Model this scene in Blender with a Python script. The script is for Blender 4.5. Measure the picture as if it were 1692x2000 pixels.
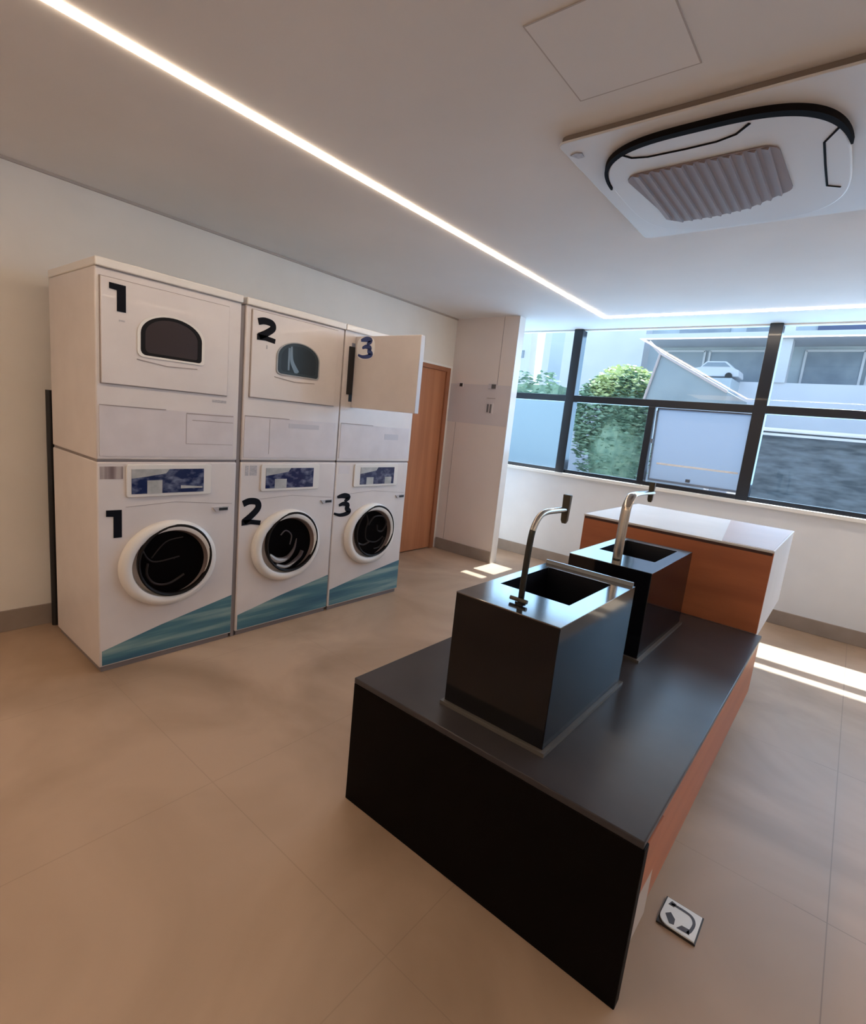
import bpy, bmesh, math, random
from mathutils import Vector, Matrix, noise
random.seed(7)
for o in list(bpy.data.objects): bpy.data.objects.remove(o)
S = bpy.context.scene
C = S.collection
PI = math.pi

# ------------------------------------------------------------ camera
def cam_axes(A, B, f, c=(846, 1000)):
    def d(p): return Vector((p[0]-c[0], -(p[1]-c[1]), -f)).normalized()
    y = d(A); x = -d(B); x = (x - y*x.dot(y)).normalized(); z = x.cross(y)
    return Matrix((x, y, z))
F = 1012.0
R = cam_axes((1680, 905), (-420, 690), F)
cd = bpy.data.cameras.new('camera'); cam = bpy.data.objects.new('camera', cd); C.objects.link(cam)
cd.sensor_fit = 'HORIZONTAL'; cd.sensor_width = 36; cd.lens = 36*F/1692; cd.clip_start = .02
m = R.to_4x4(); m.translation = (0, 0, 1.37); cam.matrix_world = m
S.camera = cam

# ------------------------------------------------------------ sky, sun, exposure
S.view_settings.view_transform = 'Standard'; S.view_settings.look = 'None'
S.view_settings.gamma = 1; S.view_settings.use_curve_mapping = False
S.view_settings.exposure = 0.15
W = bpy.data.worlds.new('sky'); S.world = W; W.use_nodes = True
nt = W.node_tree; bg = nt.nodes['Background']
sky = nt.nodes.new('ShaderNodeTexSky'); sky.sky_type = 'HOSEK_WILKIE'
sky.sun_direction = (0.05, .52, .85); sky.turbidity = 2.6; sky.ground_albedo = .3
hs = nt.nodes.new('ShaderNodeHueSaturation'); hs.inputs['Saturation'].default_value = .62
nt.links.new(sky.outputs[0], hs.inputs['Color']); nt.links.new(hs.outputs[0], bg.inputs[0]); bg.inputs[1].default_value = 12

def light(name, kind, loc, energy, col, size=None, target=None):
    l = bpy.data.lights.new(name, kind); l.energy = energy; l.color = col
    o = bpy.data.objects.new(name, l); C.objects.link(o); o.location = loc
    if size:
        l.shape = 'RECTANGLE'; l.size, l.size_y = size
    if target is not None:
        o.rotation_euler = (Vector(target)-Vector(loc)).to_track_quat('-Z', 'Y').to_euler()
    return o
sun = light('sun', 'SUN', (0, 9, 12), 15.0, (1, .97, .92), None, None)
sun.rotation_euler = Vector((0.0, -1, -1.62)).to_track_quat('-Z', 'Y').to_euler()
sun.data.angle = .012
# added area lamp just outside the glass, standing in for skylight
dl = light('skylight_fill', 'AREA', (-.6, 5.35, 1.72), 105, (.44, .69, 1.0), (5.6, 1.3), (-.6, 0, .7))
warm = light('warm_fill', 'AREA', (-2.3, -1.3, 2.34), 10, (1, .58, .28), (1.0, 1.0), (-2.3, -1.3, 0))  # added warm fill behind the camera, no such lamp in view
STRIP_E = 29
STRIP_C = (1.0, .79, .58)

# ------------------------------------------------------------ materials
def mat(name, col, rough=.5, metal=0, coat=0, spec=.5, emit=None, es=0):
    M = bpy.data.materials.new(name); M.use_nodes = True
    b = M.node_tree.nodes['Principled BSDF']
    b.inputs['Base Color'].default_value = (*col, 1); b.inputs['Roughness'].default_value = rough
    b.inputs['Metallic'].default_value = metal; b.inputs['Coat Weight'].default_value = coat
    b.inputs['Specular IOR Level'].default_value = spec
    if emit: b.inputs['Emission Color'].default_value = (*emit, 1); b.inputs['Emission Strength'].default_value = es
    return M
def nodes(M): return M.node_tree.nodes, M.node_tree.links, M.node_tree.nodes['Principled BSDF']
def mottle(M, c1, c2, scale=4, stretch=(1, 1, 1), bump=0, detail=4, lo=.35, hi=.65):
    n, l, b = nodes(M)
    tc = n.new('ShaderNodeTexCoord'); mp = n.new('ShaderNodeMapping'); mp.inputs['Scale'].default_value = stretch
    nz = n.new('ShaderNodeTexNoise'); nz.inputs['Scale'].default_value = scale; nz.inputs['Detail'].default_value = detail
    cr = n.new('ShaderNodeValToRGB'); cr.color_ramp.elements[0].color = (*c1, 1); cr.color_ramp.elements[1].color = (*c2, 1)
    cr.color_ramp.elements[0].position = lo; cr.color_ramp.elements[1].position = hi
    l.new(tc.outputs['Object'], mp.inputs[0]); l.new(mp.outputs[0], nz.inputs['Vector'])
    l.new(nz.outputs['Fac'], cr.inputs[0]); l.new(cr.outputs[0], b.inputs['Base Color'])
    if bump:
        bp = n.new('ShaderNodeBump'); bp.inputs['Strength'].default_value = bump; bp.inputs['Distance'].default_value = .002
        l.new(nz.outputs['Fac'], bp.inputs['Height']); l.new(bp.outputs[0], b.inputs['Normal'])
    return M

wall_m = mottle(mat('wall_paint', (.7, .68, .64), .75), (.74, .705, .66), (.78, .745, .70), 3, bump=.05)
ceil_m = mottle(mat('ceiling_paint', (.6, .6, .6), .85), (.78, .76, .745), (.82, .80, .785), 1.5)
winwall_m = mottle(mat('window_wall_paint', (.7, .7, .7), .7), (.70, .725, .77), (.74, .765, .81), 3)
beige_m = mottle(mat('beige_laminate', (.5, .45, .42), .5), (.74, .66, .62), (.77, .69, .65), 2)
band_m = mottle(mat('grey_laminate', (.5, .45, .45), .45), (.62, .565, .575), (.65, .595, .60), 2)
skirt_m = mottle(mat('skirting_tile', (.3, .26, .23), .5), (.27, .22, .19), (.32, .265, .23), 5)
sill_m = mat('sill_stone', (.82, .81, .79), .35)
white_m = mottle(mat('white_enamel', (.8, .76, .76), .35, coat=.15), (.66, .61, .60), (.70, .65, .64), 6)
white2_m = mat('white_ring', (.74, .71, .68), .3, coat=.3)
panel_m = mottle(mat('grey_white_panel', (.7, .68, .7), .4), (.60, .555, .575), (.65, .605, .625), 8)
gapgrey_m = mat('grey_seam', (.22, .19, .19), .6)
seam_m = mat('seam_line', (.33, .28, .27), .7)
black_m = mat('black_trim', (.008, .008, .009), .4)
decal_m = mat('black_decal', (.006, .006, .010), .6, spec=.1)
blue_decal_m = mat('blue_decal', (.03, .06, .22), .5)
label_m = mottle(mat('grey_label', (.4, .4, .42), .5), (.36, .34, .36), (.5, .48, .5), 90, (1, 1, 3))
sticker_m = mottle(mat('brown_sticker', (.3, .25, .25), .5), (.16, .11, .11), (.42, .36, .35), 30, (1, 1.2, .05), detail=2)
glassdark_m = mat('dark_brown_glass', (.035, .022, .022), .3, spec=.25)
rubber_m = mat('black_gasket', (.008, .006, .006), .5, spec=.15)
cavity_m = mat('drum_cavity', (.006, .005, .005), .5, spec=.2)
arc_m = mat('dull_drum_steel', (.10, .10, .095), .4, metal=.3)
arc2_m = mat('pale_gasket', (.34, .34, .35), .4)
chrome_m = mat('brushed_steel', (.50, .47, .43), .22, metal=1)
darkchrome_m = mat('dark_steel', (.045, .045, .04), .25, metal=.8)
handle_m = mat('dark_head', (.045, .042, .028), .35)
stone_m = mottle(mat('polished_black_stone', (.01, .01, .014), .09, spec=.32), (.004, .004, .006), (.006, .006, .009), 6)
stone_m.node_tree.nodes['Principled BSDF'].inputs['Coat Roughness'].default_value = .05
rim_m = mat('polished_rim', (.008, .008, .011), .11, spec=.9)
rim_m.node_tree.nodes['Principled BSDF'].inputs['IOR'].default_value = 2.0
bowl_m = mat('black_bowl', (.003, .003, .006), .3)
top_m = mottle(mat('charcoal_top', (.05, .046, .05), .28, spec=.22), (.040, .036, .040), (.055, .050, .054), 3)
front_m = mottle(mat('black_front', (.008, .006, .006), .5, spec=.05), (.0035, .0026, .0024), (.005, .0036, .0034), 3)
terra_m = mottle(mat('terracotta_wood', (.3, .1, .04), .45), (.38, .12, .052), (.47, .155, .065), 2, (1, .4, 6))
plinth_m = mat('pale_plinth', (.52, .46, .42), .5)
pale_m = mottle(mat('pale_counter', (.7, .68, .66), .6), (.66, .635, .62), (.71, .68, .665), 3)
insert_m = mottle(mat('pinkish_insert', (.5, .43, .42), .55), (.50, .40, .38), (.55, .445, .42), 3)
acw_m = mat('ac_plastic', (.72, .71, .71), .5)
acgrille_m = mat('ac_grille', (.30, .25, .255), .7)
acdark_m = mat('ac_slot', (.012, .010, .010), .8, spec=.05)
frame_m = mat('window_aluminium', (.006, .010, .018), .3, coat=.2)
led_m = mat('led_diffuser', (.9, .85, .8), .5, emit=STRIP_C, es=STRIP_E)

def wood_mat():
    M = mat('orange_wood', (.4, .17, .08), .45); n, l, b = nodes(M)
    return mottle(M, (.37, .145, .07), (.46, .20, .10), 2.2, (6, 6, .35), detail=5)
wood_m = wood_mat()
woodjamb_m = mottle(mat('door_jamb_wood', (.3, .12, .06), .5), (.30, .115, .055), (.35, .14, .07), 2, (6, 6, .3))

def floor_mat():
    M = mat('porcelain_floor', (.5, .4, .33), .42, spec=.4); n, l, b = nodes(M)
    tc = n.new('ShaderNodeTexCoord')
    n1 = n.new('ShaderNodeTexNoise'); n1.inputs['Scale'].default_value = 1.1; n1.inputs['Detail'].default_value = 5; n1.inputs['Distortion'].default_value = .8
    cr = n.new('ShaderNodeValToRGB'); e = cr.color_ramp.elements
    e[0].position = .33; e[0].color = (.30, .204, .138, 1); e[1].position = .62; e[1].color = (.46, .333, .244, 1)
    l.new(tc.outputs['Object'], n1.inputs['Vector']); l.new(n1.outputs['Fac'], cr.inputs[0])
    sp = n.new('ShaderNodeSeparateXYZ'); l.new(tc.outputs['Object'], sp.inputs[0])
    def joint(out, off, step, w):
        a = n.new('ShaderNodeMath'); a.operation = 'ADD'; a.inputs[1].default_value = off
        p = n.new('ShaderNodeMath'); p.operation = 'PINGPONG'; p.inputs[1].default_value = step/2
        c = n.new('ShaderNodeMath'); c.operation = 'LESS_THAN'; c.inputs[1].default_value = w
        l.new(out, a.inputs[0]); l.new(a.outputs[0], p.inputs[0]); l.new(p.outputs[0], c.inputs[0]); return c
    jx = joint(sp.outputs[0], -.185, .885, .0017); jy = joint(sp.outputs[1], .13, 1.0, .0017)
    mx = n.new('ShaderNodeMath'); mx.operation = 'MAXIMUM'; l.new(jx.outputs[0], mx.inputs[0]); l.new(jy.outputs[0], mx.inputs[1])
    gx = n.new('ShaderNodeMath'); gx.operation = 'GREATER_THAN'; gx.inputs[1].default_value = .1; l.new(sp.outputs[0], gx.inputs[0])
    gm = n.new('ShaderNodeMath'); gm.operation = 'MULTIPLY_ADD'; gm.inputs[1].default_value = .38; gm.inputs[2].default_value = .24; l.new(gx.outputs[0], gm.inputs[0])
    f = n.new('ShaderNodeMath'); f.operation = 'MULTIPLY'; l.new(gm.outputs[0], f.inputs[1]); l.new(mx.outputs[0], f.inputs[0])
    mix = n.new('ShaderNodeMix'); mix.data_type = 'RGBA'; mix.inputs[7].default_value = (.17, .12, .09, 1)
    l.new(f.outputs[0], mix.inputs[0]); l.new(cr.outputs[0], mix.inputs[6]); l.new(mix.outputs[2], b.inputs['Base Color'])
    return M
floor_m = floor_mat()

def teal_mat():
    M = mat('teal_swoosh', (.05, .13, .18), .4); n, l, b = nodes(M)
    tc = n.new('ShaderNodeTexCoord'); mp = n.new('ShaderNodeMapping')
    mp.inputs['Rotation'].default_value = (math.radians(14), 0, 0); mp.inputs['Scale'].default_value = (1, .9, 14)
    nz = n.new('ShaderNodeTexNoise'); nz.inputs['Scale'].default_value = 1.6; nz.inputs['Detail'].default_value = 5
    cr = n.new('ShaderNodeValToRGB'); e = cr.color_ramp.elements
    e[0].position = .32; e[0].color = (.035, .115, .19, 1); e[1].position = .7; e[1].color = (.25, .37, .37, 1)
    k = e.new(.5); k.color = (.07, .19, .24, 1)
    l.new(tc.outputs['Object'], mp.inputs[0]); l.new(mp.outputs[0], nz.inputs['Vector'])
    l.new(nz.outputs['Fac'], cr.inputs[0]); l.new(cr.outputs[0], b.inputs['Base Color']); return M
teal_m = teal_mat()
def screen_mat():
    M = mat('blue_screen', (.03, .05, .12), .15, coat=.3); n, l, b = nodes(M)
    return mottle(M, (.015, .025, .085), (.17, .20, .30), 26, (1, .8, 1.4), detail=6, lo=.45, hi=.72)
screen_m = screen_mat()
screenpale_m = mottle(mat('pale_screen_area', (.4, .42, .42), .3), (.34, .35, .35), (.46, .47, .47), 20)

def glass_mat(name, tint, gloss=.10):
    M = bpy.data.materials.new(name); M.use_nodes = True; n = M.node_tree.nodes; l = M.node_tree.links
    n.clear(); o = n.new('ShaderNodeOutputMaterial'); t = n.new('ShaderNodeBsdfTransparent'); t.inputs[0].default_value = (*tint, 1)
    g = n.new('ShaderNodeBsdfGlossy'); g.inputs['Roughness'].default_value = .02
    fr = n.new('ShaderNodeFresnel'); fr.inputs[0].default_value = 1.5
    mx = n.new('ShaderNodeMixShader'); l.new(t.outputs[0], mx.inputs[1]); l.new(g.outputs[0], mx.inputs[2])
    # only the outer skin of the thin pane reflects
    ge = n.new('ShaderNodeNewGeometry'); iv = n.new('ShaderNodeMath'); iv.operation = 'SUBTRACT'; iv.inputs[0].default_value = 1
    ml = n.new('ShaderNodeMath'); ml.operation = 'MULTIPLY'
    l.new(ge.outputs['Backfacing'], iv.inputs[1]); l.new(iv.outputs[0], ml.inputs[0]); l.new(fr.outputs[0], ml.inputs[1]); l.new(ml.outputs[0], mx.inputs[0])
    l.new(mx.outputs[0], o.inputs[0]); return M
glass_m = glass_mat('window_glass', (.86, .93, .96))
smoke_m = glass_mat('washer_glass', (.55, .5, .5))
def frost_mat():
    M = bpy.data.materials.new('frosted_glass'); M.use_nodes = True; n = M.node_tree.nodes; l = M.node_tree.links
    n.clear(); o = n.new('ShaderNodeOutputMaterial'); t = n.new('ShaderNodeBsdfTranslucent'); t.inputs[0].default_value = (.32, .36, .41, 1)
    g = n.new('ShaderNodeBsdfPrincipled'); g.inputs['Base Color'].default_value = (.36, .41, .48, 1); g.inputs['Roughness'].default_value = .3
    mx = n.new('ShaderNodeMixShader'); mx.inputs[0].default_value = .3
    l.new(t.outputs[0], mx.inputs[1]); l.new(g.outputs[0], mx.inputs[2]); l.new(mx.outputs[0], o.inputs[0]); return M
frost_m = frost_mat()

# ------------------------------------------------------------ geometry helpers
def new(): return bmesh.new()
def box(bm, x0, x1, y0, y1, z0, z1):
    v = [bm.verts.new((x, y, z)) for x in (x0, x1) for y in (y0, y1) for z in (z0, z1)]
    for f in ((0, 1, 3, 2), (4, 6, 7, 5), (0, 4, 5, 1), (2, 3, 7, 6), (0, 2, 6, 4), (1, 5, 7, 3)):
        bm.faces.new([v[i] for i in f])
    return bm
def B(*a):
    return box(new(), *a)
def prism(bm, pts, fn0, fn1):
    """closed outline pts -> solid between maps fn0 and fn1"""
    a = [bm.verts.new(fn0(p)) for p in pts]; b = [bm.verts.new(fn1(p)) for p in pts]
    bm.faces.new(a); bm.faces.new(b[::-1]); n = len(pts)
    for i in range(n): bm.faces.new((a[i], b[i], b[(i+1) % n], a[(i+1) % n]))
    return bm
def xplate(bm, pts, x0, x1):      # outline in (y,z), thickness along x
    return prism(bm, pts, lambda p: (x0, p[0], p[1]), lambda p: (x1, p[0], p[1]))
def zplate(bm, pts, z0, z1):
    return prism(bm, pts, lambda p: (p[0], p[1], z0), lambda p: (p[0], p[1], z1))
def ringplate(bm, outer, inner, fn0, fn1):
    n = len(outer); V = [[bm.verts.new(fn(p)) for p in pts] for pts in (outer, inner) for fn in (fn0, fn1)]
    o0, o1, i0, i1 = V
    for k in range(n):
        j = (k+1) % n
        bm.faces.new((o0[k], o0[j], i0[j], i0[k])); bm.faces.new((o1[k], i1[k], i1[j], o1[j]))
        bm.faces.new((o0[k], o1[k], o1[j], o0[j])); bm.faces.new((i0[k], i0[j], i1[j], i1[k]))
    return bm
def tube(bm, pts, r, n=10, closed=False, r2=None, up=None):
    pts = [Vector(p) for p in pts]; rings = []; N = len(pts)
    prev = None
    for i, p in enumerate(pts):
        if closed: t = pts[(i+1) % N]-pts[i-1]
        else: t = pts[min(i+1, N-1)]-pts[max(i-1, 0)]
        t.normalize()
        u = Vector(up) if up else (prev or (Vector((0, 0, 1)) if abs(t.z) < .9 else Vector((1, 0, 0))))
        u = (u - t*u.dot(t)).normalized(); w = t.cross(u); prev = u
        ra = r[i] if isinstance(r, (list, tuple)) else r
        rb = ra if r2 is None else r2
        rings.append([bm.verts.new(p + u*ra*math.cos(2*PI*k/n) + w*rb*math.sin(2*PI*k/n)) for k in range(n)])
    for i in range(N if closed else N-1):
        a, b = rings[i], rings[(i+1) % N]
        for k in range(n): bm.faces.new((a[k], a[(k+1) % n], b[(k+1) % n], b[k]))
    if not closed: bm.faces.new(rings[0][::-1]); bm.faces.new(rings[-1])
    return bm
def lathe_x(bm, prof, cx, cy, cz, n=64, cap=True, sy=1, sz=1):
    """profile of (r, dx) turned about an axis along x"""
    rings = [[bm.verts.new((cx+dx, cy+r*sy*math.cos(2*PI*k/n), cz+r*sz*math.sin(2*PI*k/n))) for k in range(n)] for r, dx in prof]
    for a, b in zip(rings, rings[1:]):
        for k in range(n): bm.faces.new((a[k], a[(k+1) % n], b[(k+1) % n], b[k]))
    if cap: bm.faces.new(rings[-1])
    return bm
def arc(cx, cy, r, a0, a1, n=16, ry=None):
    return [(cx+r*math.cos(math.radians(a0+(a1-a0)*i/n)), cy+(ry or r)*math.sin(math.radians(a0+(a1-a0)*i/n))) for i in range(n+1)]
def rrect(x0, x1, y0, y1, r, n=6):
    return arc(x1-r, y1-r, r, 0, 90, n)+arc(x0+r, y1-r, r, 90, 180, n)+arc(x0+r, y0+r, r, 180, 270, n)+arc(x1-r, y0+r, r, 270, 360, n)
def obj(name, bm, m, parent=None, bevel=0, smooth=False, label=None, cat=None, group=None, kind=None):
    bmesh.ops.recalc_face_normals(bm, faces=bm.faces)
    me = bpy.data.meshes.new(name); bm.to_mesh(me); bm.free(); me.materials.append(m)
    o = bpy.data.objects.new(name, me); C.objects.link(o)
    if parent: o.parent = parent
    if bevel:
        b = o.modifiers.new('bevel', 'BEVEL'); b.width = bevel; b.segments = 3; b.limit_method = 'ANGLE'; b.angle_limit = math.radians(40)
        smooth = True
    if smooth:
        for p in me.polygons: p.use_smooth = True
        me.set_sharp_from_angle(angle=math.radians(38)) if hasattr(me, 'set_sharp_from_angle') else None
    for k, v in (('label', label), ('category', cat), ('group', group), ('kind', kind)):
        if v: o[k] = v
    return o
def struct(name, bm, m, parent=None, **k):
    return obj(name, bm, m, parent, kind='structure', **k)
def thing(name, label, cat, group=None):
    o = bpy.data.objects.new(name, None); C.objects.link(o); o['label'] = label; o['category'] = cat
    o.empty_display_size = .1
    if group: o['group'] = group
    return o
def place(o, loc):
    """put the empty at its base, keeping the parts where they are"""
    o.location = loc
    for c in o.children: c.location = c.location - Vector(loc)

# ------------------------------------------------------------ room
XL, XR, YF, YB, H = -3.42, 2.9, 5.03, -2.6, 2.40
SILL, HEAD = .965, 2.40
struct('floor', B(XL-.1, XR+.1, YB-.1, YF+.14, -.1, 0), floor_m)
struct('ceiling', B(XL-.1, XR+.1, YB-.1, YF+.14, H, H+.15), ceil_m)
# left wall with a door opening y 3.44..4.33, z 0..1.90
bm = B(XL-.1, XL, YB-.1, 3.44, 0, H); box(bm, XL-.1, XL, 3.44, 4.335, 1.905, H); box(bm, XL-.1, XL, 4.335, YF+.14, 0, H)
struct('wall_left', bm, wall_m)
struct('wall_right', B(XR, XR+.1, YB-.1, YF+.14, 0, H), wall_m)
struct('wall_back', B(XL, XR, YB-.1, YB, 0, H), wall_m)
struct('wall_window', B(XL, XR, YF, YF+.14, 0, SILL-.035), winwall_m)
struct('trim_1', B(XL, XR, YF-.025, YF+.14, SILL-.035, SILL), sill_m, bevel=.006)
# partition at the far left end, panelled
PX, PY = -2.688, 4.37
struct('wall_partition', B(XL, PX, PY, PY+.10, 0, H), beige_m)
struct('trim_2', B(XL, PX, PY-.004, PY, 1.37, 1.76), band_m)
struct('trim_3', B(PX, PX+.006, PY-.004, PY+.10, 0, H), white2_m)
bm = B(XL+.11, XL+.113, PY-.003, PY, .12, 1.37); box(bm, PX-.165, PX-.162, PY-.003, PY, 1.76, H)
struct('trim_4', bm, seam_m)
# shadow line where ceiling meets left wall
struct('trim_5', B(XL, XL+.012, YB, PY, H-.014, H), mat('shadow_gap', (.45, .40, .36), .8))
struct('baseboard_left', B(XL, XL+.012, YB, 3.40, 0, .118), skirt_m, bevel=.003)
struct('baseboard_partition', B(XL+.012, PX, PY-.012, PY, 0, .118), skirt_m, bevel=.003)
struct('baseboard_window', B(XL, XR, YF-.012, YF, 0, .118), skirt_m, bevel=.003)
struct('baseboard_right', B(XR-.012, XR, YB, YF-.012, 0, .118), skirt_m, bevel=.003)
struct('baseboard_back', B(XL+.012, XR-.012, YB, YB+.012, 0, .118), skirt_m, bevel=.003)
# door
d = struct('door_1', B(XL-.045, XL-.012, 3.49, 4.28, .008, 1.865), wood_m, bevel=.003)
bm = B(XL-.1, XL+.006, 4.28, 4.335, 0, 1.905); box(bm, XL-.1, XL+.006, 3.44, 3.49, 0, 1.905); box(bm, XL-.1, XL+.006, 3.49, 4.28, 1.865, 1.905)
obj('door_frame', bm, woodjamb_m, d)
obj('door_casing', B(XL, XL+.010, 3.42, 4.36, 1.905, 1.925), sill_m, d)
hb = tube(new(), [(XL-.012, 3.55, .95), (XL+.04, 3.55, .95)], .009)
tube(hb, [(XL+.04, 3.55, .95), (XL+.04, 3.66, .95)], .008)
obj('door_handle', hb, chrome_m, d, smooth=True)
struct('trim_6', B(XL-.4, XL-.1, 3.3, 4.45, 0, 2.0), wall_m)

# ------------------------------------------------------------ window wall frames and panes
FZ0, FZ1 = SILL, H
RZ0, RZ1 = 1.690, 1.755
MX = [-2.395, -.715, .99]
fr = struct('window_1', B(XL, XR, YF+.02, YF+.09, FZ0, FZ0+.035), frame_m)
obj('transom', B(XL, XR, YF+.005, YF+.085, RZ0, RZ1), frame_m, fr, bevel=.003)
for x in MX:
    obj('mullion', B(x-.047, x+.047, YF-.0, YF+.10, FZ0+.0, FZ1), frame_m, fr, bevel=.004)
obj('mullion', B(-1.60, -1.54, YF+.005, YF+.09, FZ0+.035, RZ0), frame_m, fr, bevel=.003)
obj('head_rail', B(XL, XR, YF+.03, YF+.09, H-.012, H), ceil_m, fr)
edges = [XL]+MX+[XR]
for i in range(len(edges)-1):
    a, b = edges[i]+.03, edges[i+1]-.03
    obj('pane', B(a, b, YF+.052, YF+.058, RZ1, H-.01), glass_m, fr)
    if i != 1: obj('pane', B(a, b, YF+.052, YF+.058, FZ0+.03, RZ0), glass_m, fr)
obj('pane', B(-2.36, -1.59, YF+.052, YF+.058, FZ0+.03, RZ0), glass_m, fr)
# awning sash, bottom pushed out a little
sash = struct('window_2', B(-.77, -.76, 0, .02, -.66, 0), frame_m)
bm = new(); box(bm, -1.53, -.765, 0, .02, -.012, 0); box(bm, -1.53, -1.52, 0, .02, -.66, -.012); box(bm, -1.53, -.765, 0, .02, -.68, -.66)
obj('sash_frame', bm, mat('grey_sash', (.25, .3, .38), .35), sash)
obj('frosted_pane', B(-1.52, -.77, .006, .012, -.66, -.012), frost_m, sash)
obj('reflected_line', B(-1.47, -.79, -.004, .006, -.518, -.502), mat('white_line', (.95, .95, .95), .3), sash)  # white strip painted in for a reflection across the pane
obj('catch', B(-1.19, -1.155, -.03, .0, -.645, -.62), mat('grey_catch', (.12, .13, .15), .4), sash)
sash.location = (0, YF+.055, RZ0-.003); sash.rotation_euler = (math.radians(5), 0, 0)
bm = tube(new(), [(-1.525, YF+.03, 1.66), (-1.505, YF+.05, 1.02)], .005, 6)
box(bm, -1.535, -1.512, YF+.0, YF+.04, 1.36, 1.40)
obj('stay_arm', bm, mat('steel_arm', (.2, .24, .3), .35, metal=.5), fr)

# ------------------------------------------------------------ LED strip loop in the ceiling
LX, LY, LXR, LYB = -1.955, 4.57, 1.75, -1.9
def strip(name, x0, x1, y0, y1, label):
    return obj(name, B(x0, x1, y0, y1, H-.006, H), led_m, label=label, cat='light strip')
bm = B(LX-.016, LX+.016, LYB, LY+.02, H-.006, H); box(bm, LX+.016, LXR, LY-.02, LY+.02, H-.006, H)
box(bm, LXR, LXR+.032, LYB, LY+.02, H-.006, H); box(bm, LX+.016, LXR, LYB, LYB+.032, H-.006, H)
obj('led_strip', bm, led_m, label='long glowing warm white light strip set in the ceiling, turning a corner by the window', cat='light strip')

# ------------------------------------------------------------ ceiling hatch, sensor, air conditioner
h = thing('ceiling_hatch', 'flush square white access hatch in the ceiling beside the air conditioner', 'hatch')
obj('hatch_panel', B(-.885, -.54, 1.285, 1.64, H-.0025, H), ceil_m, h)
bm = ringplate(new(), [(-.889, 1.281), (-.536, 1.281), (-.536, 1.644), (-.889, 1.644)], [(-.885, 1.285), (-.54, 1.285), (-.54, 1.64), (-.885, 1.64)],
               lambda p: (p[0], p[1], H-.0026), lambda p: (p[0], p[1], H))
obj('hatch_joint', bm, mat('hatch_joint', (.5, .46, .44), .8), h)
place(h, (-.71, 1.46, H))
bm = new(); zplate(bm, arc(-1.044, 2.576, .008, 0, 345, 15), H-.006, H)
obj('ceiling_sensor', bm, black_m, label='tiny black dot sensor on the ceiling left of the air conditioner', cat='sensor')

ac = thing('air_conditioner', 'white square ceiling cassette air conditioner with brown grey grille and dark curved slot', 'air conditioner')
AX0, AX1, AY0, AY1 = -1.045, -.10, 1.80, 2.80
Z1 = H-.026
bm = zplate(new(), rrect(AX0, AX1, AY0, AY1, .03), Z1, Z1+.008)
obj('casing', bm, acw_m, ac, bevel=.003)
obj('shadow_band', zplate(new(), rrect(AX0+.006, AX1-.006, AY0+.006, AY1-.006, .03), Z1+.008, H-.0005), mat('shadow_brown', (.22, .18, .155), .9), ac)  # dark brown layer stands in for the shadow between casing and ceiling
CX, CY = (-1.0-.19)/2, 2.32
def superell(a, b, p, cx=CX, cy=CY, n=72, a0=0, a1=360):
    out = []
    for k in range(n):
        t = math.radians(a0+(a1-a0)*k/n); c, s = math.cos(t), math.sin(t)
        out.append((cx+a*math.copysign(abs(c)**(2/p), c), cy+b*math.copysign(abs(s)**(2/p), s)))
    return out
obj('fascia', zplate(new(), superell(.385, .43, 3.2), Z1-.016, Z1), acw_m, ac, bevel=.006)
# dark curved air slot along the near half, wider at the near right
n = 60; so, si = [], []
for k in range(n+1):
    t = math.radians(190+(351-190)*k/n); c, s = math.cos(t), math.sin(t); p = 3.2
    w = .006+.026*math.sin(PI*k/n)**.8*(.35+.65*k/n)
    f = lambda a, b: (CX+a*math.copysign(abs(c)**(2/p), c), CY+b*math.copysign(abs(s)**(2/p), s))
    so.append(f(.39+w*.5, .435+w*.6)); si.append(f(.39-w*.5, .435-w*.6))
bm = new()
va = [[bm.verts.new((p[0], p[1], z)) for p in q] for q in (so, si) for z in (Z1-.019, Z1)]
for k in range(n):
    bm.faces.new((va[0][k], va[0][k+1], va[2][k+1], va[2][k])); bm.faces.new((va[0][k], va[1][k], va[1][k+1], va[0][k+1])); bm.faces.new((va[2][k], va[2][k+1], va[3][k+1], va[3][k]))
obj('air_slot', bm, acdark_m, ac)
def stroke_z(pts, w, z, th=.003):
    bm = new(); tube(bm, [(p[0], p[1], z) for p in pts], w, 6, r2=th, up=None); return bm
zf = Z1-.0165
obj('near_flap_edge', stroke_z([(-.86, 1.925), (-.83, 1.968), (-.78, 1.985), (-.66, 1.99), (-.56, 1.988), (-.50, 1.97), (-.455, 1.925)], .003, zf, .005), acdark_m, ac)
obj('side_flap_edge', stroke_z([(-.235, 2.06), (-.278, 2.14), (-.282, 2.30), (-.284, 2.47), (-.245, 2.50)], .003, zf, .004), acdark_m, ac)
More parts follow.
